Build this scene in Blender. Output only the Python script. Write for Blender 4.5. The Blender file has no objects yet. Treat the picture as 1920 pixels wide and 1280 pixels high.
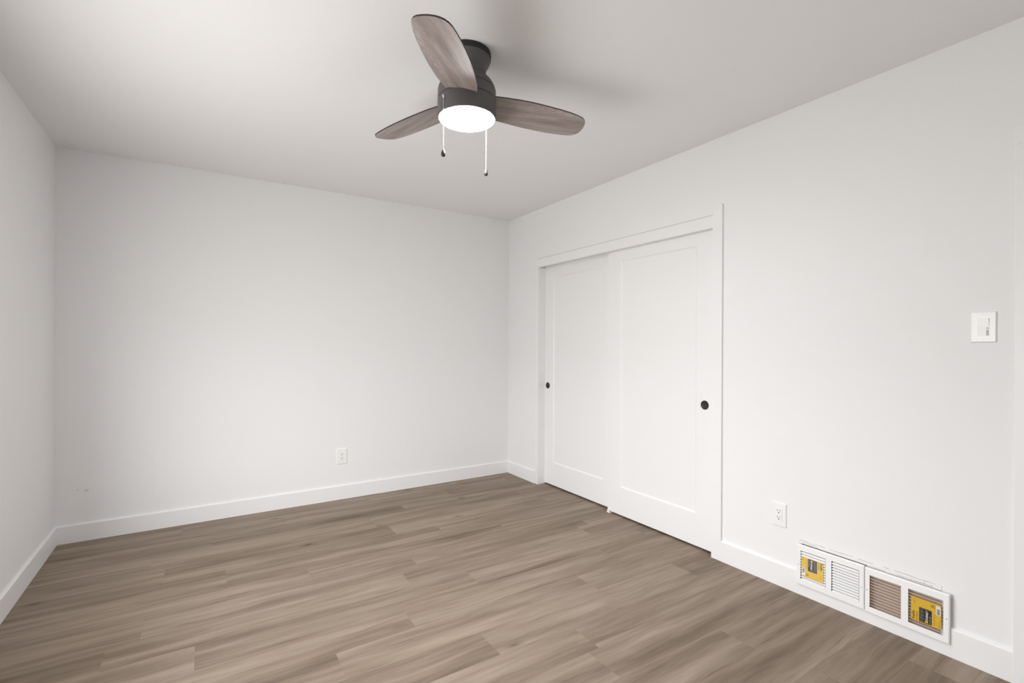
import bpy, bmesh, math, random
from mathutils import Vector, Matrix

scene = bpy.context.scene
C = scene.collection
random.seed(7)

# ------------------------------------------------------------------ camera
XL, XR, YB, YF, H = -0.750, 2.530, 4.020, -0.560, 2.440
T = 0.013                                   # baseboard / casing thickness
yaw, pitch, roll, FPX, CY = 0.568763, -0.0021386, 0.0038481, 914.2136, 648.776
f = Vector((math.sin(yaw)*math.cos(pitch), math.cos(yaw)*math.cos(pitch), math.sin(pitch)))
r = Vector((math.cos(yaw), -math.sin(yaw), 0)); u = r.cross(f)
r2 = math.cos(roll)*r + math.sin(roll)*u
u2 = -math.sin(roll)*r + math.cos(roll)*u
cam_data = bpy.data.cameras.new('camera')
cam = bpy.data.objects.new('camera', cam_data); C.objects.link(cam)
cam.matrix_world = Matrix(((r2.x, u2.x, -f.x, 0), (r2.y, u2.y, -f.y, 0), (r2.z, u2.z, -f.z, 1.235), (0, 0, 0, 1)))
cam_data.sensor_width = 36.0
cam_data.lens = FPX/1920*36.0
cam_data.shift_y = (CY-640.0)/1920.0
cam_data.clip_start = 0.02
scene.camera = cam

# ------------------------------------------------------------------ light
LAMP = 138.0         # radiance of the fan's light diffuser
world = bpy.data.worlds.new('sky'); scene.world = world
world.use_nodes = True
# radiance by height of the view direction: sunlit ground, haze, bright low sky, dim overhead
SKY = ((-1.0, 8.8, (1.0, 0.985, 0.96)), (-0.45, 8.6, (1.0, 0.985, 0.96)), (-0.10, 8.2, (1.0, 0.985, 0.965)), (0.07, 9.7, (1.0, 0.99, 0.98)),
       (0.14, 15.5, (0.98, 0.99, 1.0)), (0.32, 17.0, (0.97, 0.985, 1.0)), (0.56, 18.0, (0.96, 0.98, 1.0)), (0.66, 1.5, (0.95, 0.975, 1.0)))
wn, wl = world.node_tree.nodes, world.node_tree.links
bg = wn['Background']; wtc = wn.new('ShaderNodeTexCoord'); wsep = wn.new('ShaderNodeSeparateXYZ'); wr = wn.new('ShaderNodeValToRGB')
wmul = wn.new('ShaderNodeMapRange'); wmul.inputs[1].default_value = -1.0; wmul.inputs[2].default_value = 1.0
wl.new(wtc.outputs['Generated'], wsep.inputs[0]); wl.new(wsep.outputs[2], wmul.inputs[0]); wl.new(wmul.outputs[0], wr.inputs[0])
we = wr.color_ramp.elements
while len(we) < len(SKY): we.new(0.5)
SKY_MAX = max(k for _, k, _ in SKY)
for e_, (z_, k_, c_) in zip(we, SKY):
    e_.position = (z_+1)/2; e_.color = tuple(v*k_/SKY_MAX for v in c_)+(1,)
wl.new(wr.outputs[0], bg.inputs[0]); bg.inputs[1].default_value = SKY_MAX
WY0, WY1, WZ0, WZ1 = 1.10, 2.70, 0.45, 1.65  # window opening in the left wall
ld = bpy.data.lights.new('window_portal', 'AREA'); ld.shape = 'RECTANGLE'
ld.size = WY1-WY0; ld.size_y = WZ1-WZ0; ld.cycles.is_portal = True
lo = bpy.data.objects.new('window_portal', ld); C.objects.link(lo)
lo.location = (XL-0.13, (WY0+WY1)/2, (WZ0+WZ1)/2)
lo.rotation_euler = (math.pi/2, 0, -math.pi/2)     # the portal faces into the room along +X

scene.view_settings.view_transform = 'Standard'
scene.view_settings.look = 'None'
scene.view_settings.gamma = 1.0
scene.view_settings.use_curve_mapping = False
scene.view_settings.exposure = 0.09
scene.cycles.use_denoising = True
scene.cycles.max_bounces = 12
scene.cycles.diffuse_bounces = 8
scene.cycles.sample_clamp_indirect = 4.0
scene.cycles.caustics_reflective = False
scene.cycles.caustics_refractive = False

# ------------------------------------------------------------------ materials
def mat(name, col, rough=0.5, metal=0.0, spec=0.5):
    m = bpy.data.materials.new(name); m.use_nodes = True
    b = m.node_tree.nodes['Principled BSDF']
    b.inputs['Base Color'].default_value = (*col, 1)
    b.inputs['Roughness'].default_value = rough
    b.inputs['Metallic'].default_value = metal
    b.inputs['Specular IOR Level'].default_value = spec
    return m

def nodes(m):
    nt = m.node_tree
    return nt, nt.nodes, nt.links, nt.nodes['Principled BSDF']

def bumpy(m, scale, strength, dist=0.002, detail=3.0):
    nt, N, L, b = nodes(m)
    tc = N.new('ShaderNodeTexCoord'); nz = N.new('ShaderNodeTexNoise'); bp = N.new('ShaderNodeBump')
    nz.inputs['Scale'].default_value = scale; nz.inputs['Detail'].default_value = detail
    bp.inputs['Strength'].default_value = strength; bp.inputs['Distance'].default_value = dist
    L.new(tc.outputs['Object'], nz.inputs['Vector']); L.new(nz.outputs['Fac'], bp.inputs['Height'])
    L.new(bp.outputs['Normal'], b.inputs['Normal'])
    return m

M = {}
M['wall'] = bumpy(mat('wall_paint', (0.817, 0.82, 0.825), 0.65, spec=0.3), 90, 0.10)
M['ceiling'] = bumpy(mat('ceiling_paint', (0.817, 0.82, 0.825), 0.8, spec=0.2), 70, 0.22)
M['trim'] = mat('trim_paint', (0.828, 0.83, 0.834), 0.38)
M['door'] = mat('door_paint', (0.828, 0.83, 0.834), 0.42)
M['plastic'] = mat('white_plastic', (0.85, 0.85, 0.85), 0.25)
M['enamel'] = mat('white_enamel', (0.86, 0.86, 0.86), 0.33)
M['slot'] = mat('dark_slot', (0.03, 0.03, 0.03), 0.6)
M['black'] = mat('matte_black', (0.012, 0.012, 0.012), 0.55)
M['housing'] = bumpy(mat('charcoal_metal', (0.088, 0.082, 0.083), 0.5), 400, 0.05, 0.0005)
M['groove'] = mat('groove_black', (0.015, 0.014, 0.014), 0.6)
M['chain'] = mat('chain_steel', (0.82, 0.80, 0.77), 0.3, 0.35)
M['pull'] = mat('pull_knob_black', (0.022, 0.018, 0.014), 0.35)
M['duct'] = mat('duct_grey', (0.5, 0.49, 0.48), 0.6)
M['wood'] = bumpy(mat('brown_board', (0.50, 0.355, 0.26), 0.8), 30, 0.2)
M['yellow'] = mat('sticker_yellow', (0.66, 0.42, 0.03), 0.4)
M['ink'] = mat('sticker_ink', (0.05, 0.035, 0.01), 0.5)
M['inkgreen'] = mat('sticker_olive', (0.22, 0.17, 0.02), 0.5)
M['panel'] = mat('sticker_black', (0.012, 0.011, 0.012), 0.4)
M['photo'] = mat('sticker_grey', (0.07, 0.07, 0.085), 0.4)
M['stkwhite'] = mat('sticker_white', (0.72, 0.72, 0.72), 0.5)
M['filler'] = bumpy(mat('wall_filler', (0.80, 0.79, 0.78), 0.8), 60, 0.6)
M['scuff'] = mat('wall_scuff', (0.30, 0.29, 0.26), 0.8)
M['screw'] = mat('screw_painted', (0.5, 0.5, 0.5), 0.4, 0.6)

m = bpy.data.materials.new('lamp_glow'); m.use_nodes = True
nt = m.node_tree; nt.nodes.clear()
e = nt.nodes.new('ShaderNodeEmission'); o_ = nt.nodes.new('ShaderNodeOutputMaterial')
e.inputs[0].default_value = (0.99, 0.995, 1.0, 1); e.inputs[1].default_value = LAMP
nt.links.new(e.outputs[0], o_.inputs[0]); M['glow'] = m

m = bpy.data.materials.new('window_glass'); m.use_nodes = True
nt = m.node_tree; nt.nodes.clear()
tr = nt.nodes.new('ShaderNodeBsdfTransparent'); gl = nt.nodes.new('ShaderNodeBsdfGlossy')
mx = nt.nodes.new('ShaderNodeMixShader'); o_ = nt.nodes.new('ShaderNodeOutputMaterial')
gl.inputs['Roughness'].default_value = 0.02; mx.inputs[0].default_value = 0.05
nt.links.new(tr.outputs[0], mx.inputs[1]); nt.links.new(gl.outputs[0], mx.inputs[2]); nt.links.new(mx.outputs[0], o_.inputs[0])
M['glass'] = m

def ramp(N, stops):
    cr = N.new('ShaderNodeValToRGB'); el = cr.color_ramp.elements
    while len(el) < len(stops): el.new(0.5)
    for e_, (p, c) in zip(el, stops): e_.position = p; e_.color = (*c, 1)
    return cr

def math_n(N, L, op, a, b=None, c=None):
    n = N.new('ShaderNodeMath'); n.operation = op
    for i, v in enumerate((a, b, c)):
        if v is None: continue
        if isinstance(v, (int, float)): n.inputs[i].default_value = v
        else: L.new(v, n.inputs[i])
    return n.outputs[0]

def mix_n(N, L, fac, a, b, mode='MIX'):
    n = N.new('ShaderNodeMix'); n.data_type = 'RGBA'; n.blend_type = mode
    for s, v in ((n.inputs[0], fac), (n.inputs[6], a), (n.inputs[7], b)):
        if isinstance(v, (int, float)): s.default_value = v
        elif isinstance(v, tuple): s.default_value = (*v, 1)
        else: L.new(v, s)
    return n.outputs[2]

def floor_material():
    m = mat('oak_plank_vinyl', (0.3, 0.24, 0.19), 0.55, spec=0.28)
    nt, N, L, b = nodes(m)
    tc = N.new('ShaderNodeTexCoord'); at = N.new('ShaderNodeAttribute'); at.attribute_name = 'plank'
    sep = N.new('ShaderNodeSeparateXYZ'); L.new(tc.outputs['Object'], sep.inputs[0])
    sa = N.new('ShaderNodeSeparateColor'); L.new(at.outputs['Color'], sa.inputs[0])
    ox = math_n(N, L, 'MULTIPLY', sa.outputs[0], 37.0)
    oy = math_n(N, L, 'MULTIPLY', sa.outputs[1], 53.0)
    oz = math_n(N, L, 'MULTIPLY', sa.outputs[2], 19.0)
    px = math_n(N, L, 'ADD', sep.outputs[0], ox)
    # gentle waviness of the grain
    wv = N.new('ShaderNodeTexNoise'); wv.inputs['Scale'].default_value = 1.0; wv.inputs['Detail'].default_value = 1.0
    cw = N.new('ShaderNodeCombineXYZ'); L.new(math_n(N, L, 'MULTIPLY', px, 2.2), cw.inputs[0])
    L.new(math_n(N, L, 'MULTIPLY', sep.outputs[1], 5.0), cw.inputs[1]); L.new(oz, cw.inputs[2])
    L.new(cw.outputs[0], wv.inputs['Vector'])
    dy = math_n(N, L, 'MULTIPLY', math_n(N, L, 'SUBTRACT', wv.outputs['Fac'], 0.5), 0.05)
    py = math_n(N, L, 'ADD', sep.outputs[1], dy)
    def streak(sx, sy, det, rough=0.5):
        c = N.new('ShaderNodeCombineXYZ')
        L.new(math_n(N, L, 'MULTIPLY', px, sx), c.inputs[0])
        L.new(math_n(N, L, 'ADD', math_n(N, L, 'MULTIPLY', py, sy), oy), c.inputs[1]); L.new(oz, c.inputs[2])
        n = N.new('ShaderNodeTexNoise'); n.inputs['Scale'].default_value = 1.0
        n.inputs['Detail'].default_value = det; n.inputs['Roughness'].default_value = rough
        L.new(c.outputs[0], n.inputs['Vector']); return n.outputs['Fac']
    broad = streak(0.75, 12.0, 2.0)
    mid = streak(2.6, 34.0, 4.0, 0.6)
    fine = streak(7.0, 260.0, 2.0)
    v = math_n(N, L, 'ADD', math_n(N, L, 'MULTIPLY', broad, 0.58), math_n(N, L, 'MULTIPLY', mid, 0.42))
    v = math_n(N, L, 'ADD', v, math_n(N, L, 'MULTIPLY', math_n(N, L, 'SUBTRACT', sa.outputs[1], 0.5), 0.07))
    cr = ramp(N, [(0.30, FLOOR_D), (0.47, FLOOR_M), (0.66, FLOOR_L)])
    L.new(v, cr.inputs[0])
    g = ramp(N, [(0.28, (0.91, 0.90, 0.89)), (0.50, (1, 1, 1))]); L.new(fine, g.inputs[0])
    col = mix_n(N, L, 1.0, cr.outputs[0], g.outputs[0], 'MULTIPLY')
    # sparse dark grain checks
    chk = streak(4.5, 85.0, 2.0)
    c2 = ramp(N, [(0.64, (1, 1, 1)), (0.76, (0.68, 0.65, 0.62))]); L.new(chk, c2.inputs[0])
    col = mix_n(N, L, 1.0, col, c2.outputs[0], 'MULTIPLY')
    # knots
    vo = N.new('ShaderNodeTexVoronoi'); vo.inputs['Scale'].default_value = 1.0
    ck = N.new('ShaderNodeCombineXYZ'); L.new(math_n(N, L, 'MULTIPLY', px, 1.7), ck.inputs[0])
    L.new(math_n(N, L, 'MULTIPLY', sep.outputs[1], 4.4), ck.inputs[1]); L.new(oz, ck.inputs[2])
    L.new(ck.outputs[0], vo.inputs['Vector'])
    k = ramp(N, [(0.025, (0.42, 0.37, 0.34)), (0.055, (0.80, 0.78, 0.76)), (0.12, (1, 1, 1))]); L.new(vo.outputs['Distance'], k.inputs[0])
    col = mix_n(N, L, 1.0, col, k.outputs[0], 'MULTIPLY')
    L.new(col, b.inputs['Base Color'])
    bp = N.new('ShaderNodeBump'); bp.inputs['Strength'].default_value = 0.12; bp.inputs['Distance'].default_value = 0.001
    L.new(fine, bp.inputs['Height']); L.new(bp.outputs['Normal'], b.inputs['Normal'])
    return m
FLOOR_D = (0.134, 0.097, 0.067); FLOOR_M = (0.224, 0.171, 0.127); FLOOR_L = (0.325, 0.260, 0.203)
M['floor'] = floor_material()

def blade_material():
    m = mat('weathered_oak_blade', (0.3, 0.25, 0.23), 0.45, spec=0.4)
    nt, N, L, b = nodes(m)
    tc = N.new('ShaderNodeTexCoord')
    mp = N.new('ShaderNodeMapping'); mp.inputs['Scale'].default_value = (3.0, 26.0, 1.0)
    L.new(tc.outputs['Object'], mp.inputs[0])
    n1 = N.new('ShaderNodeTexNoise'); n1.inputs['Scale'].default_value = 1.0; n1.inputs['Detail'].default_value = 4.0
    L.new(mp.outputs[0], n1.inputs['Vector'])
    # cathedral grain: long stretched rings
    mp2 = N.new('ShaderNodeMapping'); mp2.inputs['Scale'].default_value = (0.55, 5.2, 1.0); mp2.inputs['Location'].default_value = (-0.02, 0.12, 0)
    L.new(tc.outputs['Object'], mp2.inputs[0])
    w = N.new('ShaderNodeTexWave'); w.wave_type = 'RINGS'; w.rings_direction = 'Z'
    w.inputs['Scale'].default_value = 13.0; w.inputs['Distortion'].default_value = 7.0
    w.inputs['Detail'].default_value = 2.0; w.inputs['Detail Scale'].default_value = 2.2
    L.new(mp2.outputs[0], w.inputs['Vector'])
    cr = ramp(N, [(0.28, (0.205, 0.168, 0.155)), (0.5, (0.315, 0.268, 0.250)), (0.72, (0.42, 0.370, 0.350))]); L.new(n1.outputs['Fac'], cr.inputs[0])
    g = ramp(N, [(0.0, (0.78, 0.76, 0.75)), (0.45, (1, 1, 1))]); L.new(w.outputs['Fac'], g.inputs[0])
    L.new(mix_n(N, L, 1.0, cr.outputs[0], g.outputs[0], 'MULTIPLY'), b.inputs['Base Color'])
    return m
M['blade'] = blade_material()
M['blade_edge'] = mat('blade_dark_edge', (0.03, 0.026, 0.024), 0.5)

# ------------------------------------------------------------------ mesh helpers
def bm_box(bm, x0, x1, y0, y1, z0, z1, mi=0):
    v = [bm.verts.new(p) for p in ((x0, y0, z0), (x1, y0, z0), (x1, y1, z0), (x0, y1, z0),
                                   (x0, y0, z1), (x1, y0, z1), (x1, y1, z1), (x0, y1, z1))]
    for q in ((0, 3, 2, 1), (4, 5, 6, 7), (0, 1, 5, 4), (1, 2, 6, 5), (2, 3, 7, 6), (3, 0, 4, 7)):
        bm.faces.new([v[i] for i in q]).material_index = mi
    return v

def bm_prism(bm, poly, fn0, fn1):
    """poly of 2-D points swept between two placements (functions 2-D -> 3-D)"""
    a = [bm.verts.new(fn0(*p)) for p in poly]; b = [bm.verts.new(fn1(*p)) for p in poly]
    n = len(poly)
    bm.faces.new(a); bm.faces.new(list(reversed(b)))
    for i in range(n):
        bm.faces.new((a[i], b[i], b[(i+1) % n], a[(i+1) % n]))

def bm_lathe(bm, prof, seg=64, ctr=(0, 0), cap=True):
    rings = []
    for (rr, z) in prof:
        if rr < 1e-6: rings.append([bm.verts.new((ctr[0], ctr[1], z))])
        else: rings.append([bm.verts.new((ctr[0]+rr*math.cos(2*math.pi*i/seg), ctr[1]+rr*math.sin(2*math.pi*i/seg), z)) for i in range(seg)])
    for a, b in zip(rings, rings[1:]):
        for i in range(seg):
            j = (i+1) % seg
            if len(a) == 1 and len(b) == 1: continue
            if len(a) == 1: bm.faces.new((a[0], b[i], b[j]))
            elif len(b) == 1: bm.faces.new((a[i], a[j], b[0]))
            else: bm.faces.new((a[i], a[j], b[j], b[i]))

def obj(name, bm, mats, parent=None, smooth=False, bevel=0.0, auto=None):
    bmesh.ops.recalc_face_normals(bm, faces=bm.faces)
    me = bpy.data.meshes.new(name); bm.to_mesh(me); bm.free()
    for m_ in (mats if isinstance(mats, (list, tuple)) else [mats]): me.materials.append(m_)
    if smooth:
        for p in me.polygons: p.use_smooth = True
        if auto:
            me.set_sharp_from_angle(angle=math.radians(auto))
    o = bpy.data.objects.new(name, me); C.objects.link(o)
    if parent: o.parent = parent
    if bevel:
        md = o.modifiers.new('bevel', 'BEVEL'); md.width = bevel; md.segments = 2; md.limit_method = 'ANGLE'
    return o

def tag(o, label, cat, group=None, kind=None):
    o['label'] = label; o['category'] = cat
    if group: o['group'] = group
    if kind: o['kind'] = kind
    return o

def thing(name, label, cat, loc=(0, 0, 0), group=None):
    o = bpy.data.objects.new(name, None); C.objects.link(o); o.location = loc
    o.empty_display_size = 0.05
    return tag(o, label, cat, group)

def struct(name, bm, m, label, cat, **k):
    return tag(obj(name, bm, m, **k), label, cat, kind='structure')

# ------------------------------------------------------------------ room shell
# floor: one mesh, one face per plank (7-inch planks running along x)
bm = bmesh.new()
lay = bm.loops.layers.float_color.new('plank')
PW, PL, Y0 = 0.178, 1.24, 2.195
ends = {-4: 1.375, -3: 1.012, -2: 0.459, -1: 0.798, 0: 1.223, 2: 1.03, 3: 0.497, 5: 1.08, 7: 0.06, 9: 1.14}
FX0, FX1, FY0, FY1 = XL-0.1, 3.30, YF-0.1, YB+0.1
rng = random.Random(21)
for k in range(-17, 12):
    y0, y1 = Y0+k*PW, Y0+(k+1)*PW
    if y1 < FY0 or y0 > FY1: continue
    y0, y1 = max(y0, FY0), min(y1, FY1)
    e0 = ends.get(k, rng.uniform(0, PL))
    x = e0 - math.ceil((e0-FX0)/PL)*PL
    while x < FX1:
        a, b = max(x, FX0), min(x+PL, FX1)
        if b > a:
            fc = bm.faces.new([bm.verts.new(p) for p in ((a, y0, 0), (b, y0, 0), (b, y1, 0), (a, y1, 0))])
            c = (rng.random(), rng.random(), rng.random(), 1)
            for lp in fc.loops: lp[lay] = c
        x += PL
vs = bm_box(bm, FX0, FX1, FY0, FY1, -0.10, -0.002)
struct('floor', bm, M['floor'], 'grey-brown oak-look plank floor running across the room', 'floor')

bm = bmesh.new(); bm_box(bm, XL-0.12, 3.30, YF-0.12, YB+0.12, H, H+0.12)
struct('ceiling', bm, M['ceiling'], 'off-white lightly textured ceiling around the fan', 'ceiling')

bm = bmesh.new(); bm_box(bm, XL-0.12, 3.30, YB, YB+0.12, 0, H)
wall_back = struct('wall_back', bm, M['wall'], 'plain white wall facing the camera with one outlet', 'wall')
bm = bmesh.new()
bm_prism(bm, [(-0.016, -0.003), (-0.004, -0.006), (0.010, -0.003), (0.014, 0.002), (0.003, 0.004), (-0.010, 0.002)],
         lambda a, b: (-0.600+a, YB, 0.316+b), lambda a, b: (-0.600+a*0.8, YB-0.0012, 0.316+b*0.8))
bm_prism(bm, [(-0.003, -0.007), (0.003, -0.006), (0.003, 0.006), (-0.003, 0.007)],
         lambda a, b: (-0.642+a, YB, 0.322+b), lambda a, b: (-0.642+a*0.7, YB-0.0008, 0.322+b*0.7))
o = obj('scuff', bm, mat('scuff_grey', (0.66, 0.645, 0.62), 0.9), wall_back); o['label'] = 'small rough patch low on the wall near the left corner'
bm = bmesh.new(); bm_box(bm, -0.607, -0.596, YB-0.0016, YB-0.0002, 0.311, 0.3135)
o = obj('scratch', bm, M['scuff'], wall_back); o['label'] = 'tiny dark scratch in the rough patch'

bm = bmesh.new(); bm_box(bm, XL-0.12, 3.30, YF-0.12, YF, 0, H)
struct('wall_front', bm, M['wall'], 'plain white wall behind the camera', 'wall')

bm = bmesh.new()
for y0, y1, z0, z1 in ((YF-0.12, WY0, 0, H), (WY1, YB+0.12, 0, H), (WY0, WY1, 0, WZ0), (WY0, WY1, WZ1, H)):
    bm_box(bm, XL-0.12, XL, y0, y1, z0, z1)
struct('wall_left', bm, M['wall'], 'plain white wall at the left edge of the view', 'wall')

# window in the left wall (beside the camera, outside the frame): the room's daylight
bm = bmesh.new()
xw0, xw1 = XL-0.10, XL-0.05; fw = 0.045
for y0, y1, z0, z1 in ((WY0, WY0+fw, WZ0, WZ1), (WY1-fw, WY1, WZ0, WZ1), (WY0+fw, WY1-fw, WZ0, WZ0+fw), (WY0+fw, WY1-fw, WZ1-fw, WZ1),
                       ((WY0+WY1)/2-0.02, (WY0+WY1)/2+0.02, WZ0+fw, WZ1-fw)):
    bm_box(bm, xw0, xw1, y0, y1, z0, z1)
win = struct('window_1', bm, M['trim'], 'white framed sliding window in the left wall', 'window')
bm = bmesh.new(); bm_box(bm, XL-0.077, XL-0.073, WY0+fw, WY1-fw, WZ0+fw, WZ1-fw)
obj('pane', bm, M['glass'], win)

# right wall: closet opening, duct hole behind the grilles, entry door opening
CY0, CY1, CZ = 1.770, 3.520, 1.925          # closet opening
DY0, DY1, DZ = -0.372, 0.450, 1.975         # entry door opening
GY0, GY1, GZ0, GZ1 = 0.720, 1.268, 0.066, 0.2490
WX1 = XR+0.115
bm = bmesh.new()
for y0, y1, z0, z1 in ((CY1+0.010, YB, 0, H), (CY0-0.012, CY1+0.010, CZ+0.056, H), (GY1, CY0-0.012, 0, H), (GY0, 0.985, 0.2465, H), (0.985, GY1, 0.2518, H), (GY0, GY1, 0, GZ0),
                       (DY1, GY0, 0, H), (DY0, DY1, DZ, H), (YF-0.0, DY0, 0, H)):
    bm_box(bm, XR, WX1, y0, y1, z0, z1)
wall_right = struct('wall_right', bm, M['wall'], 'white wall with the closet, two vents and a light switch', 'wall')
# rough filled strip over the vents where the old opening was patched
bm = bmesh.new()
n = 28; top = []; rg = random.Random(4)
for i in range(n+1):
    top.append((0.722+(1.280-0.722)*i/n, 0.2665+rg.uniform(-0.0016, 0.0016)))
poly = [(0.722, 0.2495)] + top[0:] + [(1.280, 0.2495)]
bm_prism(bm, [(0.722, 0.2495), (0.985, 0.2495), (0.985, 0.2524), (1.280, 0.2524)] + top[::-1], lambda a, b: (XR, a, b), lambda a, b: (XR-0.0016, a, b))
wp = obj('filler_strip', bm, M['filler'], wall_right); wp['label'] = 'rough white filler strip along the top of the two vents'
bm = bmesh.new()
for i in range(n):
    if rg.random() < 0.22: continue
    (a0, b0), (a1, b1) = top[i], top[i+1]
    t_ = rg.uniform(0.0006, 0.0013)
    bm_prism(bm, [(a0, b0), (a1, b1), (a1, b1+t_), (a0, b0+t_)], lambda a, b: (XR+0.0002, a, b), lambda a, b: (XR-0.0006, a, b))
bm_prism(bm, [(0.7216, 0.2500), (0.7230, 0.2500), (0.7230, 0.2670), (0.7216, 0.2670)], lambda a, b: (XR+0.0002, a, b), lambda a, b: (XR-0.0006, a, b))
for (a0, a1, b0, b1) in ((0.760, 0.830, 0.2527, 0.2538), (0.833, 0.872, 0.2531, 0.2540), (0.752, 0.757, 0.2530, 0.2560), (0.775, 0.781, 0.2572, 0.2586), (0.915, 0.975, 0.2517, 0.2523), (1.19, 1.262, 0.2600, 0.2607)):
    bm_box(bm, XR-0.0022, XR-0.0012, a0, a1, b0, b1)
o = obj('crack', bm, mat('crack_grey', (0.22, 0.21, 0.20), 0.8), wp); o['label'] = 'thin broken grey cracks around the filler'
# duct box behind the left grille, wood blocking close behind the right one
bm = bmesh.new()
bm_box(bm, XR+0.10, XR+0.11, 0.985, GY1+0.01, GZ0-0.01, 0.2600)
bm_box(bm, XR+0.004, XR+0.10, GY1, GY1+0.004, GZ0, 0.2518); bm_box(bm, XR+0.004, XR+0.10, 0.985, 0.989, GZ0, 0.2518)
bm_box(bm, XR+0.004, XR+0.10, 0.989, GY1, GZ0-0.004, GZ0); bm_box(bm, XR+0.004, XR+0.10, 0.989, GY1, 0.2518, 0.2522)
o = obj('duct_box', bm, M['duct'], wall_right); o['label'] = 'grey duct opening behind the left vent'
bm = bmesh.new(); bm_box(bm, XR+0.002, XR+0.012, GY0, 0.985, GZ0, 0.2465)
o = obj('wood_blocking', bm, M['wood'], wall_right); o['label'] = 'brown board behind the right vent'

# closet interior and corridor side
bm = bmesh.new()
bm_box(bm, 3.20, 3.30, 1.2, YB, 0, H); bm_box(bm, WX1, 3.20, CY0-0.35, CY0-0.25, 0, H)
struct('wall_closet', bm, M['wall'], 'white wall inside the closet behind the sliding doors', 'wall')

# baseboards
BH = 0.113
def base_profile(h): return [(0, 0), (T, 0), (T, h-0.007), (T-0.006, h-0.0005), (0, h)]
bm = bmesh.new()
bm_prism(bm, base_profile(BH), lambda a, b: (XL, YB-a, b), lambda a, b: (XR, YB-a, b))
struct('baseboard_back', bm, M['trim'], 'white baseboard along the wall facing the camera', 'baseboard')
bm = bmesh.new()
bm_prism(bm, base_profile(BH), lambda a, b: (XL+a, YF, b), lambda a, b: (XL+a, YB-T, b))
struct('baseboard_left', bm, M['trim'], 'white baseboard along the left wall', 'baseboard')
bm = bmesh.new()
bm_prism(bm, base_profile(BH), lambda a, b: (XR-a, 3.560, b), lambda a, b: (XR-a, YB-T, b))
struct('baseboard_corner', bm, M['trim'], 'short white baseboard between the far corner and the closet', 'baseboard')
bm = bmesh.new()
BR = 0.118
bm_prism(bm, base_profile(BR), lambda a, b: (XR-a, 0.514, b), lambda a, b: (XR-a, GY0, b))
bm_prism(bm, [(0, 0), (T, 0), (T, GZ0), (0, GZ0)], lambda a, b: (XR-a, GY0, b), lambda a, b: (XR-a, GY1, b))
bm_prism(bm, base_profile(BR), lambda a, b: (XR-a, GY1, b), lambda a, b: (XR-a, 1.707, b))
struct('baseboard_right', bm, M['trim'], 'white baseboard under the two vents on the right wall', 'baseboard')

# closet casing
bm = bmesh.new(); bm_box(bm, XR-T, XR, 1.707, CY0, 0, 2.052)
bm_box(bm, XR, WX1, CY0-0.012, CY0, 0, CZ+0.045)
struct('trim_1', bm, M['trim'], 'tall white casing board right of the sliding closet doors', 'trim', bevel=0.0012)
bm = bmesh.new(); bm_box(bm, XR-0.010, XR, CY0, 3.532, CZ, 1.997); bm_box(bm, XR+0.018, WX1, CY0-0.012, CY1+0.010, CZ+0.045, CZ+0.056)
bm_box(bm, XR, XR+0.018, CY0, CY1+0.010, CZ, CZ+0.056)
struct('trim_2', bm, M['trim'], 'white head board above the sliding closet doors', 'trim', bevel=0.001)
bm = bmesh.new(); bm_box(bm, XR-0.0016, XR, CY0, 3.534, 2.0003, 2.0022)  # thin grey strip on the wall just above the head board
o = obj('head_line', bm, mat('head_line_grey', (0.42, 0.41, 0.40), 0.8), bpy.data.objects['trim_2']); o['label'] = 'thin grey line along the top of the head board'
bm = bmesh.new(); bm_box(bm, XR-0.006, WX1, CY1, 3.530, 0, CZ); bm_box(bm, XR-0.006, XR, 3.530, 3.558, 0, CZ)
struct('trim_3', bm, M['trim'], 'narrow white jamb board left of the sliding closet doors', 'trim', bevel=0.001)

# closet doors (one recessed panel each) with finger pulls
def closet_door(name, label, x, y0, y1, p0, p1, pz0, pz1, pull_y, pull_label):
    z0, z1, th = 0.013, CZ+0.040, 0.034
    d, s = 0.007, 0.010                       # panel recess and sticking width
    bm = bmesh.new()
    def q(*pts): bm.faces.new([bm.verts.new(p) for p in pts])
    ys = [y0, p0, p1, y1]; zs = [z0, pz0, pz1, z1]
    for i in range(3):
        for j in range(3):
            if i == 1 and j == 1: continue
            q((x, ys[i], zs[j]), (x, ys[i+1], zs[j]), (x, ys[i+1], zs[j+1]), (x, ys[i], zs[j+1]))
    A = [(p0, pz0), (p1, pz0), (p1, pz1), (p0, pz1)]
    B = [(p0+s, pz0+s), (p1-s, pz0+s), (p1-s, pz1-s), (p0+s, pz1-s)]
    for i in range(4):
        j = (i+1) % 4
        q((x, *A[i]), (x, *A[j]), (x+d, *B[j]), (x+d, *B[i]))
    q(*[(x+d, *b) for b in B])
    q((x+th, y0, z0), (x+th, y0, z1), (x+th, y1, z1), (x+th, y1, z0))
    for (ya, za), (yb_, zb) in (((y0, z0), (y1, z0)), ((y1, z0), (y1, z1)), ((y1, z1), (y0, z1)), ((y0, z1), (y0, z0))):
        q((x, ya, za), (x, yb_, zb), (x+th, yb_, zb), (x+th, ya, za))
    bmesh.ops.remove_doubles(bm, verts=bm.verts, dist=1e-5)
    dr = struct(name, bm, M['door'], label, 'door')
    bm = bmesh.new()
    bm_lathe(bm, [(0.0, 0.0006), (0.0225, 0.0006), (0.0238, 0.0016), (0.0255, 0.0026), (0.0272, 0.0018), (0.0275, -0.0010)], 48)
    for v in bm.verts: v.co = Vector((x-v.co.z, pull_y+v.co.y, 0.879+v.co.x))
    o = obj('finger_pull', bm, M['black'], dr, smooth=True, auto=40); o['label'] = pull_label
closet_door('door_1', 'front right sliding closet door, white with one recessed panel', 2.557, 1.772, 2.669, 1.905, 2.545, 0.211, 1.848, 1.845, 'round black finger pull near the right casing')
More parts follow.
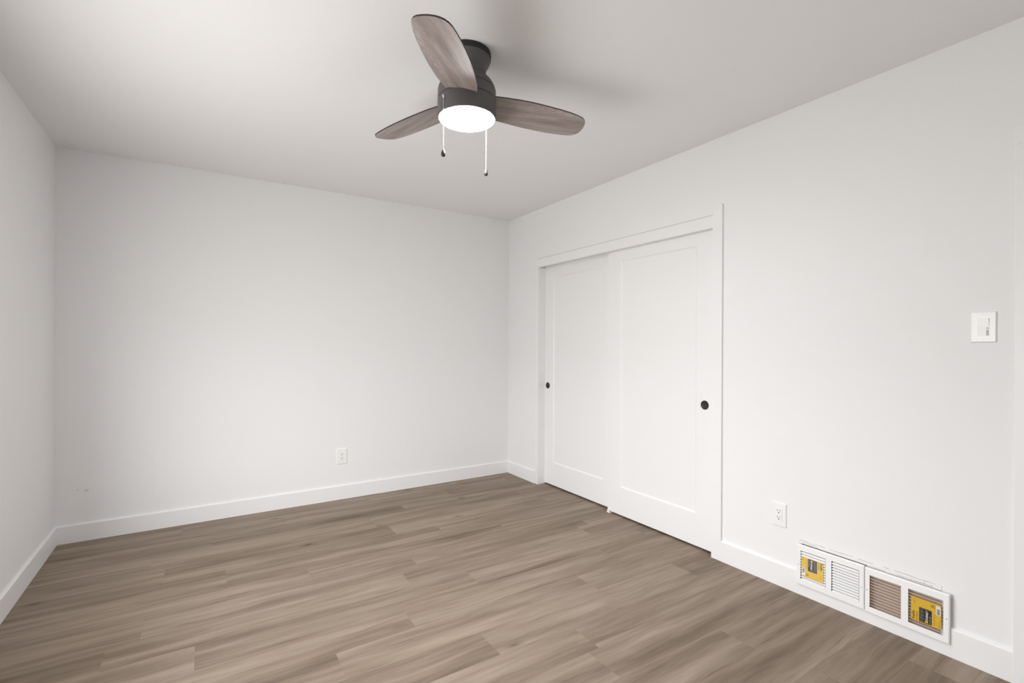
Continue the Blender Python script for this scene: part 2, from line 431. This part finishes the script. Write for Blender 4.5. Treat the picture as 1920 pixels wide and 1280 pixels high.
closet_door('door_2', 'rear left sliding closet door, partly behind the front one', 2.600, 2.625, 3.519, 2.763, 3.398, 0.207, 1.838, 3.474, 'round black finger pull near the left jamb')
# floor guide
g = thing('door_guide', 'small white plastic guide on the floor where the closet doors overlap', 'door guide', (2.575, 2.655, 0))
bm = bmesh.new(); bm_box(bm, -0.028, 0.062, -0.018, 0.018, 0, 0.003)
obj('base', bm, M['plastic'], g)
bm = bmesh.new(); bm_box(bm, -0.0245, -0.0205, -0.006, 0.012, 0.003, 0.022); obj('fin', bm, M['plastic'], g)
bm = bmesh.new(); bm_box(bm, 0.0185, 0.0225, -0.012, 0.012, 0.003, 0.022); obj('fin', bm, M['plastic'], g)

# entry door at the right edge of the view
bm = bmesh.new()
for y0, y1, z0, z1 in ((0.450, 0.514, 0, DZ), (DY0-0.064, DY0, 0, DZ), (DY0-0.064, 0.514, DZ, 2.040)):
    bm_box(bm, XR-0.015, XR, y0, y1, z0, z1)
bm_box(bm, XR, WX1, DY1-0.012, DY1, 0, DZ); bm_box(bm, XR, WX1, DY0, DY0+0.012, 0, DZ); bm_box(bm, XR, WX1, DY0, DY1, DZ-0.012, DZ)
struct('trim_4', bm, M['trim'], 'white entry door casing at the right edge of the view', 'trim', bevel=0.0015)
bm = bmesh.new(); bm_box(bm, XR+0.02, XR+0.055, DY0+0.014, DY1-0.014, 0.008, DZ-0.014)
dr = struct('door_3', bm, M['door'], 'white entry door inside the casing at the right edge', 'door', bevel=0.001)
bm = bmesh.new()
bm_lathe(bm, [(0.0, 0.055), (0.018, 0.054), (0.027, 0.044), (0.025, 0.030), (0.012, 0.022), (0.011, 0.008), (0.030, 0.006), (0.031, 0.0)], 32)
for v in bm.verts: v.co = Vector((XR+0.020-v.co.z, DY0+0.075+v.co.y, 0.95+v.co.x))
obj('door_knob', bm, M['black'], dr, smooth=True, auto=40)

# ------------------------------------------------------------------ outlets and switch
def plate_bm(w, h, t):
    bm = bmesh.new(); b = 0.003
    bm_prism(bm, [(-w/2, -h/2), (w/2, -h/2), (w/2, h/2), (-w/2, h/2)], lambda a, c: (a, 0, c), lambda a, c: (a, -t*0.45, c))
    bm_prism(bm, [(-w/2, -h/2), (w/2, -h/2), (w/2, h/2), (-w/2, h/2)], lambda a, c: (a, -t*0.45, c),
             lambda a, c: (a-b*math.copysign(1, a), -t, c-b*math.copysign(1, c)))
    return bm
def screw_bm(x, z, y):
    bm = bmesh.new(); bm_lathe(bm, [(0.0, 0.0008), (0.002, 0.0007), (0.003, 0.0)], 16)
    for v in bm.verts: v.co = Vector((x+v.co.x, y-v.co.z, z+v.co.y))
    return bm
def outlet(label, loc, rotz, w, h):
    t = thing('wall_outlet', label, 'outlet', loc, 'wall outlets'); t.rotation_euler.z = rotz
    pt = 0.0065
    obj('cover_plate', plate_bm(w, h, pt), M['plastic'], t)
    bm = bmesh.new()
    bm_box(bm, -0.0166, 0.0166, -pt-0.0022, -pt+0.001, -0.0334, 0.0334)
    rc = obj('receptacle', bm, M['plastic'], t, bevel=0.0008)
    bm = bmesh.new()
    for zc in (0.0185, -0.0145):
        y = -pt-0.0024
        bm_box(bm, -0.0075, -0.0050, y, y+0.001, zc-0.001, zc+0.008)
        bm_box(bm, 0.0050, 0.0075, y, y+0.001, zc-0.0, zc+0.007)
        bm_prism(bm, [(0.0030*math.cos(a), zc-0.0085+0.0030*math.sin(a)) for a in [i*math.pi/6 for i in range(12)]],
                 lambda a, b: (a, y, b), lambda a, b: (a, y+0.001, b))
    obj('socket_slots', bm, M['slot'], rc)
    for z in (0.0485, -0.0485): obj('screw', screw_bm(0, z, -pt), M['plastic'], t)
    return t
outlet('white outlet low on the wall facing the camera', (0.9565, YB, 0.3415), 0, 0.079, 0.124)
outlet('white outlet on the right wall between closet and vents', (XR, 1.378, 0.3645), -math.pi/2, 0.074, 0.121)

sw = thing('light_switch', 'white dimmer light switch beside the entry door casing', 'light switch', (XR, 0.6005, 1.3110)); sw.rotation_euler.z = -math.pi/2
obj('wall_plate', plate_bm(0.073, 0.117, 0.007), M['plastic'], sw)
bm = bmesh.new()
for x0, x1, z0, z1 in ((-0.0175, 0.0175, 0.033, 0.035), (-0.0175, 0.0175, -0.035, -0.033), (-0.0175, -0.016, -0.033, 0.033), (0.016, 0.0175, -0.033, 0.033)):
    bm_box(bm, x0, x1, -0.0080, -0.0060, z0, z1)
obj('bezel', bm, M['plastic'], sw)
bm = bmesh.new()   # concave rocker paddle: upper half leans to the floor, lower half to the ceiling
for x0, x1, prof in ((-0.0155, 0.0155, [(-0.006, 0.000), (-0.0078, 0.000), (-0.0118, 0.0325), (-0.006, 0.0325)]),
                     (-0.0155, 0.0085, [(-0.006, -0.0325), (-0.0092, -0.0325), (-0.0078, 0.000), (-0.006, 0.000)])):
    bm_prism(bm, prof, lambda a, b: (x0, a, b), lambda a, b: (x1, a, b))
obj('paddle', bm, M['plastic'], sw)
bm = bmesh.new(); bm_box(bm, 0.0092, 0.0150, -0.0072, -0.0062, -0.0325, -0.0015)
obj('dimmer_slot', bm, mat('slot_grey', (0.45, 0.45, 0.45), 0.5), sw)
bm = bmesh.new(); bm_box(bm, 0.0102, 0.0140, -0.0095, -0.0065, -0.012, -0.006)
obj('dimmer_slider', bm, M['plastic'], sw)
for z in (0.0485, -0.0485): obj('screw', screw_bm(0, z, -0.007), M['plastic'], sw)

# ------------------------------------------------------------------ floor-level air grilles
PITCH, NSL, DEP, VSL = 0.01285, 11, 0.0088, 0.0078
def text_bm(body, h, bold=0.0):
    cu = bpy.data.curves.new('lettering', 'FONT'); cu.body = body; cu.size = h*1.38; cu.resolution_u = 2; cu.offset = bold
    cu.align_x = 'LEFT'
    ob = bpy.data.objects.new('lettering', cu); C.objects.link(ob)
    dg = bpy.context.evaluated_depsgraph_get(); me = ob.evaluated_get(dg).to_mesh()
    bm = bmesh.new(); bm.from_mesh(me); ob.evaluated_get(dg).to_mesh_clear()
    bpy.data.objects.remove(ob); bpy.data.curves.remove(cu)
    xs = [v.co.x for v in bm.verts]; x0, x1 = min(xs), max(xs)
    return bm, x0, x1

def grille(label, yc, zc, flip, xf, slot_side):
    """local frame: x along the wall to the viewer's right (-y), y out of the room, z up; face at local y = 0"""
    t = thing('air_vent_grille', label, 'vent', (xf, yc, zc-0.0985), 'air vent grilles'); t.rotation_euler.z = -math.pi/2
    W, Hh = 0.2925, 0.197
    cz = 0.0985
    bh = NSL*PITCH                                   # bank height
    b0, b1 = cz-bh/2, cz+bh/2
    banks = ((-0.1275, -0.0125), (0.0125, 0.1275))
    bm = bmesh.new()
    def q(*p): bm.faces.new([bm.verts.new(v) for v in p])
    e = 0.003
    xs = [-W/2+e, banks[0][0], banks[0][1], banks[1][0], banks[1][1], W/2-e]; zs = [e, b0, b1, Hh-e]
    for i in range(5):
        for j in range(3):
            if j == 1 and i in (1, 3): continue
            q((xs[i], 0, zs[j]), (xs[i+1], 0, zs[j]), (xs[i+1], 0, zs[j+1]), (xs[i], 0, zs[j+1]))
    A = [(-W/2+e, e), (W/2-e, e), (W/2-e, Hh-e), (-W/2+e, Hh-e)]
    B = [(-W/2, 0), (W/2, 0), (W/2, Hh), (-W/2, Hh)]
    for i in range(4):
        j = (i+1) % 4
        q((A[i][0], 0, A[i][1]), (A[j][0], 0, A[j][1]), (B[j][0], 0.0025, B[j][1]), (B[i][0], 0.0025, B[i][1]))
        q((B[i][0], 0.0025, B[i][1]), (B[j][0], 0.0025, B[j][1]), (B[j][0], 0.0122, B[j][1]), (B[i][0], 0.0122, B[i][1]))
    for (x0, x1) in banks:                            # thickness of the stamped sheet at the openings
        R_ = [(x0, b0), (x1, b0), (x1, b1), (x0, b1)]
        for i in range(4):
            j = (i+1) % 4
            q((R_[i][0], 0, R_[i][1]), (R_[j][0], 0, R_[j][1]), (R_[j][0], 0.0015, R_[j][1]), (R_[i][0], 0.0015, R_[i][1]))
    bmesh.ops.remove_doubles(bm, verts=bm.verts, dist=1e-6)
    obj('face_frame', bm, M['enamel'], t)
    sgn = -1 if flip else 1
    yo = -0.0012
    def ydep(z, k):                                   # depth of slat k behind the face at height z
        za, zb = b0+k*PITCH, b0+(k+1)*PITCH
        return yo + DEP*((zb-z) if flip else (z-za))/VSL
    for (x0, x1) in banks:
        bm = bmesh.new()
        for k in range(NSL):
            za, zb = b0+k*PITCH, b0+(k+1)*PITCH
            lip, back = (zb, zb-VSL) if flip else (za, za+VSL)
            e0, e1 = 0.0006, 0.0042                   # the stamped ends taper in towards the back
            pts = [(x0+e0, lip), (x1-e0, lip), (x1-e1, back), (x0+e1, back)]
            bm_prism(bm, pts, lambda a, b: (a, ydep(b, k), b), lambda a, b: (a, ydep(b, k)+0.0007, b))
        obj('louver_bank', bm, M['enamel'], t)
    for sx in (-0.1375, 0.1375):
        bm = bmesh.new(); bm_lathe(bm, [(0.0, 0.0003), (0.0018, 0.0003), (0.0018, -0.0002)], 16)
        for v in bm.verts: v.co = Vector((sx+v.co.x, -v.co.z, cz+v.co.y))
        obj('screw_hole', bm, M['slot'], t)
    # sticker printed flat, then laid over the slats
    SW, SH = 0.0985, 0.0975
    s0, sz1 = (-0.1215, cz+0.0455) if not flip else (0.0225, cz+0.0455)
    def place(bm2, name, m_, layer, parent):
        """bm2 in sticker coordinates (a right, b down, metres) -> over the louvers"""
        out = bmesh.new()
        for k in range(NSL):
            za, zb = b0+k*PITCH, b0+(k+1)*PITCH
            c = bm2.copy()
            for v in c.verts:
                a, b = v.co.x, v.co.y
                if flip: a, b = SW-a, SH-b
                v.co = Vector((s0+a, 0, sz1-b))
            for co, no in ((zb-0.00005, 1), (za+0.00005, -1)):
                geom = list(c.verts)+list(c.edges)+list(c.faces)
                bmesh.ops.bisect_plane(c, geom=geom, plane_co=(0, 0, co), plane_no=(0, 0, no), clear_outer=True)
            for v in c.verts:
                fr = (v.co.z-za)/PITCH
                v.co.y = yo-0.0003-0.00012*layer+((1-fr)*0.0012 if flip else fr*0.0030)
            me = bpy.data.meshes.new('tmp'); c.to_mesh(me); c.free(); out.from_mesh(me); bpy.data.meshes.remove(me)
        bm2.free()
        # keep every face towards the room
        me = bpy.data.meshes.new(name); out.to_mesh(me); out.free(); me.materials.append(m_)
        o = bpy.data.objects.new(name, me); C.objects.link(o); o.parent = parent
        return o
    def rects(lst):
        b_ = bmesh.new()
        for (a0, a1, c0, c1) in lst:
            b_.faces.new([b_.verts.new((x*SW, y*SH, 0)) for x, y in ((a0, c0), (a1, c0), (a1, c1), (a0, c1))])
        return b_
    st = place(rects([(0, 1, 0, 1)]), 'sticker', M['yellow'], 0, t)
    st['label'] = 'yellow product sticker with a black panel'
    pn = place(rects([(0.30, 0.72, 0.035, 0.635)]), 'printed_panel', M['panel'], 1, st)
    ph = place(rects([(0.565, 0.70, 0.07, 0.60)]), 'printed_photo', M['photo'], 2, st)
    place(rects([(0.42, 0.52, 0.07, 0.17)]), 'printed_mark', M['yellow'], 2, st)
    place(rects([(0.02, 0.165, 0.55, 0.93)]), 'barcode_field', M['stkwhite'], 1, st)
    rb = random.Random(5); bars = []; c0 = 0.58
    while c0 < 0.80:
        w_ = rb.choice((0.006, 0.010, 0.016)); bars.append((0.045, 0.135, c0, c0+w_)); c0 += w_+rb.choice((0.006, 0.010))
    place(rects(bars), 'barcode', M['ink'], 2, st)
    place(rects([(0.20, 0.325, 0.79, 0.81), (0.20, 0.22, 0.81, 0.91), (0.305, 0.325, 0.81, 0.91), (0.235, 0.29, 0.83, 0.90)]), 'printed_icon', M['inkgreen'], 1, st)
    def text(body, hgt, a, b, m_, layer, length, bold=0.0, name='lettering'):
        bt, x0, x1 = text_bm(body, hgt*SW, bold)
        k_ = length*SH/(x1-x0)
        for v in bt.verts:                            # reads downwards on the upright sticker
            v.co = Vector((a*SW+v.co.y, b*SH+(v.co.x-x0)*k_, 0))
        return place(bt, name, m_, layer, st)
    text('EVERBILT', 0.075, 0.425, 0.20, M['stkwhite'], 2, 0.38, 0.0002)
    text('RETURN', 0.024, 0.340, 0.09, M['stkwhite'], 2, 0.30)
    text('Rejilla', 0.090, 0.875, 0.05, M['ink'], 1, 0.36, 0.0003)
    text('de retorno', 0.055, 0.775, 0.05, M['ink'], 1, 0.36, 0.0001)
    text('Return Air Grille', 0.050, 0.205, 0.08, M['inkgreen'], 1, 0.46)
    text('10 in.', 0.05, 0.04, 0.05, M['ink'], 1, 0.17)
    text('x 6 in.', 0.05, 0.855, 0.72, M['ink'], 1, 0.17)
    return t
grille('white air vent on the left, nearer the closet, yellow sticker on its left half', 1.1325, 0.1545, False, 2.5045, 0)
grille('white air vent on the right, nearer the entry door, yellow sticker on its right half', 0.8370, 0.1515, True, 2.5045, 1)

# ------------------------------------------------------------------ ceiling fan
FX, FY = 0.929, 1.807
fan = thing('ceiling_fan', 'three-blade flush ceiling fan with dark housing and lit round lamp', 'ceiling fan', (FX, FY, H))
def zz(p): return [(a, b-H) for a, b in p]
bm = bmesh.new()
bm_lathe(bm, zz([(0.0, 2.4398), (0.0985, 2.4398), (0.0990, 2.428), (0.0985, 2.416)]), 72)
obj('ceiling_mount', bm, M['black'], fan, smooth=True, auto=35)
bm = bmesh.new()
bm_lathe(bm, zz([(0.0975, 2.416), (0.0968, 2.412), (0.0945, 2.404), (0.0895, 2.394), (0.0835, 2.384), (0.0795, 2.374), (0.0780, 2.364), (0.0785, 2.354),
                 (0.0810, 2.346), (0.0865, 2.338), (0.0950, 2.329), (0.1035, 2.320), (0.1105, 2.309), (0.1160, 2.297), (0.1180, 2.290), (0.1155, 2.2885), (0.1155, 2.2860), (0.1195, 2.2848),
                 (0.1205, 2.2455), (0.1175, 2.2440), (0.1175, 2.2405), (0.1210, 2.239), (0.1205, 2.190), (0.1190, 2.174), (0.1175, 2.1695), (0.1150, 2.1695), (0.1150, 2.180), (0.0, 2.180)]), 96)
obj('motor_housing', bm, M['housing'], fan, smooth=True, auto=32)
bm = bmesh.new()
bm_lathe(bm, zz([(0.1135, 2.178), (0.1135, 2.169), (0.1115, 2.1655), (0.105, 2.1625), (0.085, 2.158), (0.05, 2.1545), (0.0, 2.1530)]), 72)
lamp = obj('lamp_diffuser', bm, M['glow'], fan, smooth=True); lamp['label'] = 'glowing white round lamp cover'
outl = [(0.090, -0.052), (0.15, -0.0545), (0.205, -0.0545), (0.26, -0.0515), (0.3078, -0.0465), (0.36, -0.0390), (0.42, -0.0290), (0.465, -0.0190), (0.50, -0.0080), (0.522, 0.0020), (0.536, 0.0140), (0.544, 0.0290),
        (0.548, 0.050), (0.549, 0.070), (0.546, 0.092), (0.540, 0.106), (0.530, 0.118), (0.516, 0.1265), (0.498, 0.1310), (0.47, 0.1330), (0.42, 0.1328), (0.38, 0.1310), (0.335, 0.1270), (0.28, 0.1200), (0.235, 0.1130), (0.19, 0.1040), (0.15, 0.0960), (0.12, 0.0865), (0.090, 0.0765)]
TH0, BE, Z0 = -0.2925, -0.191, 2.2435
def blade_mesh():
    bm = bmesh.new(); th = 0.0055
    lo = [bm.verts.new((a, b, -th/2)) for a, b in outl]; hi = [bm.verts.new((a, b, th/2)) for a, b in outl]
    bm.faces.new(list(reversed(lo))); bm.faces.new(hi)
    n = len(outl)
    for i in range(n):
        fc = bm.faces.new((lo[i], lo[(i+1) % n], hi[(i+1) % n], hi[i])); fc.material_index = 1
    return bm
bl = obj('blade', blade_mesh(), [M['blade'], M['blade_edge']], fan)
for k in range(3):
    b = bl if k == 0 else bl.copy()
    if k: C.objects.link(b); b.parent = fan
    th = TH0+k*2*math.pi/3
    e = Vector((math.cos(th), math.sin(th), 0)); tt = Vector((-math.sin(th), math.cos(th), 0))
    w = tt*math.cos(BE)+Vector((0, 0, math.sin(BE))); nn = e.cross(w)
    b.matrix_local = Matrix(((e.x, w.x, nn.x, 0), (e.y, w.y, nn.y, 0), (e.z, w.z, nn.z, Z0-H), (0, 0, 0, 1)))
def pull_chain(dx, dy, ztop, zbot, length):
    bm = bmesh.new()
    rr = 0.0012
    prof = [(0.0, zbot+0.02-H)]
    z = zbot+0.02
    while z < ztop:
        prof += [(0.0008, z-H+0.0004), (rr, z-H+0.0016), (rr, z-H+0.0024), (0.0008, z-H+0.0036)]; z += 0.004
    prof.append((0.0, z-H))
    bm_lathe(bm, prof, 8, (dx, dy))
    ch = obj('pull_chain', bm, M['chain'], fan, smooth=True)
    bm = bmesh.new()
    bm_lathe(bm, [(0.0, zbot-H), (0.0050, zbot-H+0.0006), (0.0082, zbot-H+0.004), (0.0088, zbot-H+0.009), (0.0078, zbot-H+0.016), (0.0052, zbot-H+0.024), (0.0026, zbot-H+0.030), (0.0, zbot-H+0.032)], 20, (dx, dy))
    obj('pull_knob', bm, M['pull'], ch, smooth=True)
    bm = bmesh.new()
    d = math.hypot(dx, dy); ux, uy = dx/d, dy/d
    bm_lathe(bm, [(0.0, ztop-H+0.004), (0.004, ztop-H+0.003), (0.0045, ztop-H-0.004), (0.003, ztop-H-0.008), (0.0, ztop-H-0.009)], 14, (dx, dy))
    bm_box(bm, min(dx*0.95, dx), max(dx*0.95, dx), min(dy*0.95, dy), max(dy*0.95, dy), ztop-H-0.003, ztop-H+0.003)
    obj('chain_outlet', bm, M['chain'], ch)
def rel(px, dist):      # point beside the fan axis in the room
    return px, dist
cr_, cf_ = Vector((math.cos(yaw), -math.sin(yaw))), Vector((math.sin(yaw), math.cos(yaw)))
a = cr_*(-0.0845)+cf_*(-0.0905); pull_chain(a.x, a.y, 2.222, 1.980, 0)
a = cr_*(0.0745)+cf_*(0.0990); pull_chain(a.x, a.y, 2.222, 1.970, 0)
